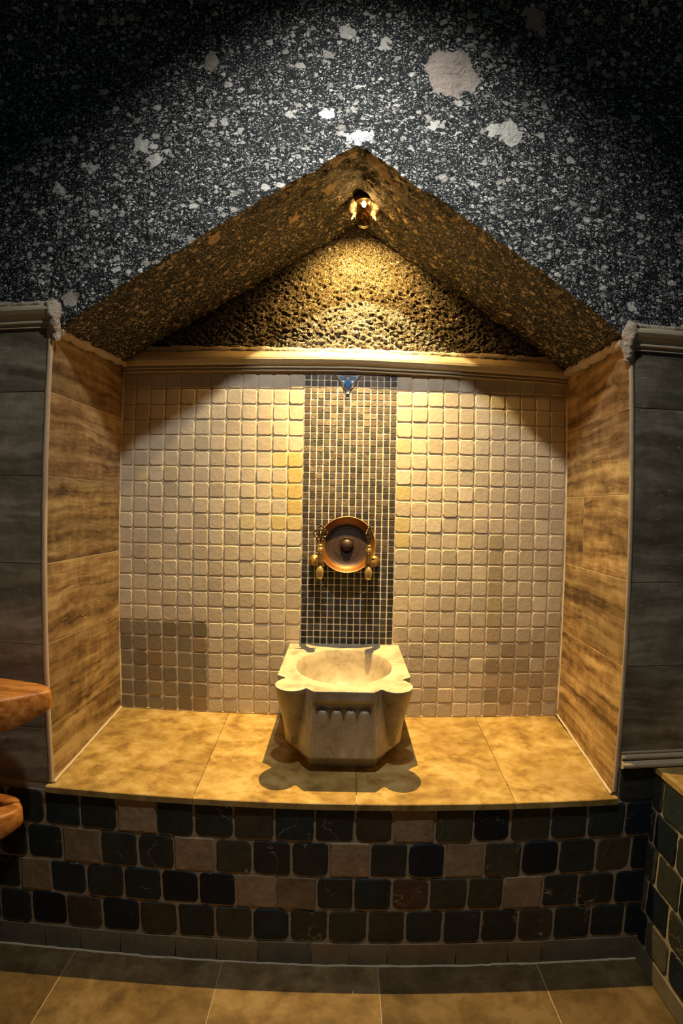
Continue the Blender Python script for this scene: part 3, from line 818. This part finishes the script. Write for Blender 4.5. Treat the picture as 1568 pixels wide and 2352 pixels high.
tube(m, pts, [.014 + .004 * math.sin(k * 1.3) for k in range(30)], 12, wob=.003); m.build('mortar_bed', MORTAR, lamp)

def light(name, typ, loc_, energy, col, **kw):
    l = bpy.data.lights.new(name, typ); l.energy = energy; l.color = col
    for k, v in kw.items(): setattr(l, k, v)
    o = bpy.data.objects.new(name, l); COL.objects.link(o); o.location = loc_; return o
lp = LP + Vector((0, 0, -.017))
light('niche_lamp_core', 'SPOT', lp, 178, (1.0, .80, .36), spot_size=math.radians(84), spot_blend=1.0, shadow_soft_size=.004)
s = light('niche_lamp_beam', 'SPOT', lp, 58, (.95, .95, .66), spot_size=math.radians(88), spot_blend=.10, shadow_soft_size=.004)
s2 = light('niche_lamp_glow', 'SPOT', lp + Vector((0, 0, .004)), 14, (1.0, .52, .15), spot_size=math.radians(158), spot_blend=1.0, shadow_soft_size=.012)
light('niche_lamp_bulb', 'POINT', lp, .40, (1.0, .66, .26), shadow_soft_size=.006)
s4 = light('niche_lamp_wash', 'SPOT', lp, 46, (1.0, .76, .32), spot_size=math.radians(112), spot_blend=1.0, shadow_soft_size=.008)
s4.rotation_euler = Vector((0, .80, -1)).to_track_quat('-Z', 'Y').to_euler()
s3 = light('room_downlight', 'SPOT', (0, -1.05, 2.50), 48, (1.0, .98, .93), spot_size=math.radians(114), spot_blend=1.0, shadow_soft_size=.03)
d = Vector((0.0, -.44, 1.58)) - s3.location; s3.rotation_euler = d.to_track_quat('-Z', 'Y').to_euler()

w = bpy.data.worlds.new('World'); sc.world = w; w.use_nodes = True
w.node_tree.nodes['Background'].inputs[0].default_value = (.42, .75, .85, 1); w.node_tree.nodes['Background'].inputs[1].default_value = .026

# ------------------------------------------------------------------ camera: wide lens with its barrel distortion
cam = bpy.data.cameras.new('camera'); co = bpy.data.objects.new('camera', cam); COL.objects.link(co)
yaw, pitch, roll = .0038, -.0087, -.018
cy, sy, cp, sp, cr, sr = math.cos(yaw), math.sin(yaw), math.cos(pitch), math.sin(pitch), math.cos(roll), math.sin(roll)
R = Matrix(((cy, -sy, 0), (sy, cy, 0), (0, 0, 1))) @ Matrix(((1, 0, 0), (0, cp, -sp), (0, sp, cp))) @ Matrix(((cr, 0, sr), (0, 1, 0), (-sr, 0, cr)))
B = Matrix((R.col[0], R.col[2], -R.col[1])).transposed()
co.matrix_world = Matrix.Translation((-.0165, -1.7241, 1.577 - .3728)) @ B.to_4x4()
cam.type = 'PANO'; cam.clip_start = .01; cam.clip_end = 50
cam.sensor_fit = 'VERTICAL'; cam.sensor_width = 24; cam.sensor_height = 36
K = (-6.47187329e-04, 5.31169054e-02, -2.40777681e-04, -4.77781754e-06, -2.87360932e-07)
for tgt in (cam, getattr(cam, 'cycles', None)):
    if tgt is None or not hasattr(tgt, 'panorama_type'): continue
    tgt.panorama_type = 'FISHEYE_LENS_POLYNOMIAL'; tgt.fisheye_fov = PI
    for i in range(5): setattr(tgt, 'fisheye_polynomial_k%d' % i, -K[i])
sc.camera = co
sc.cycles.max_bounces = 6; sc.cycles.diffuse_bounces = 4; sc.cycles.transparent_max_bounces = 8; sc.cycles.caustics_reflective = False; sc.cycles.caustics_refractive = False
sc.view_settings.view_transform = 'Standard'; sc.view_settings.look = 'None'; sc.view_settings.gamma = 1; sc.view_settings.exposure = 0
sc.view_settings.use_curve_mapping = False
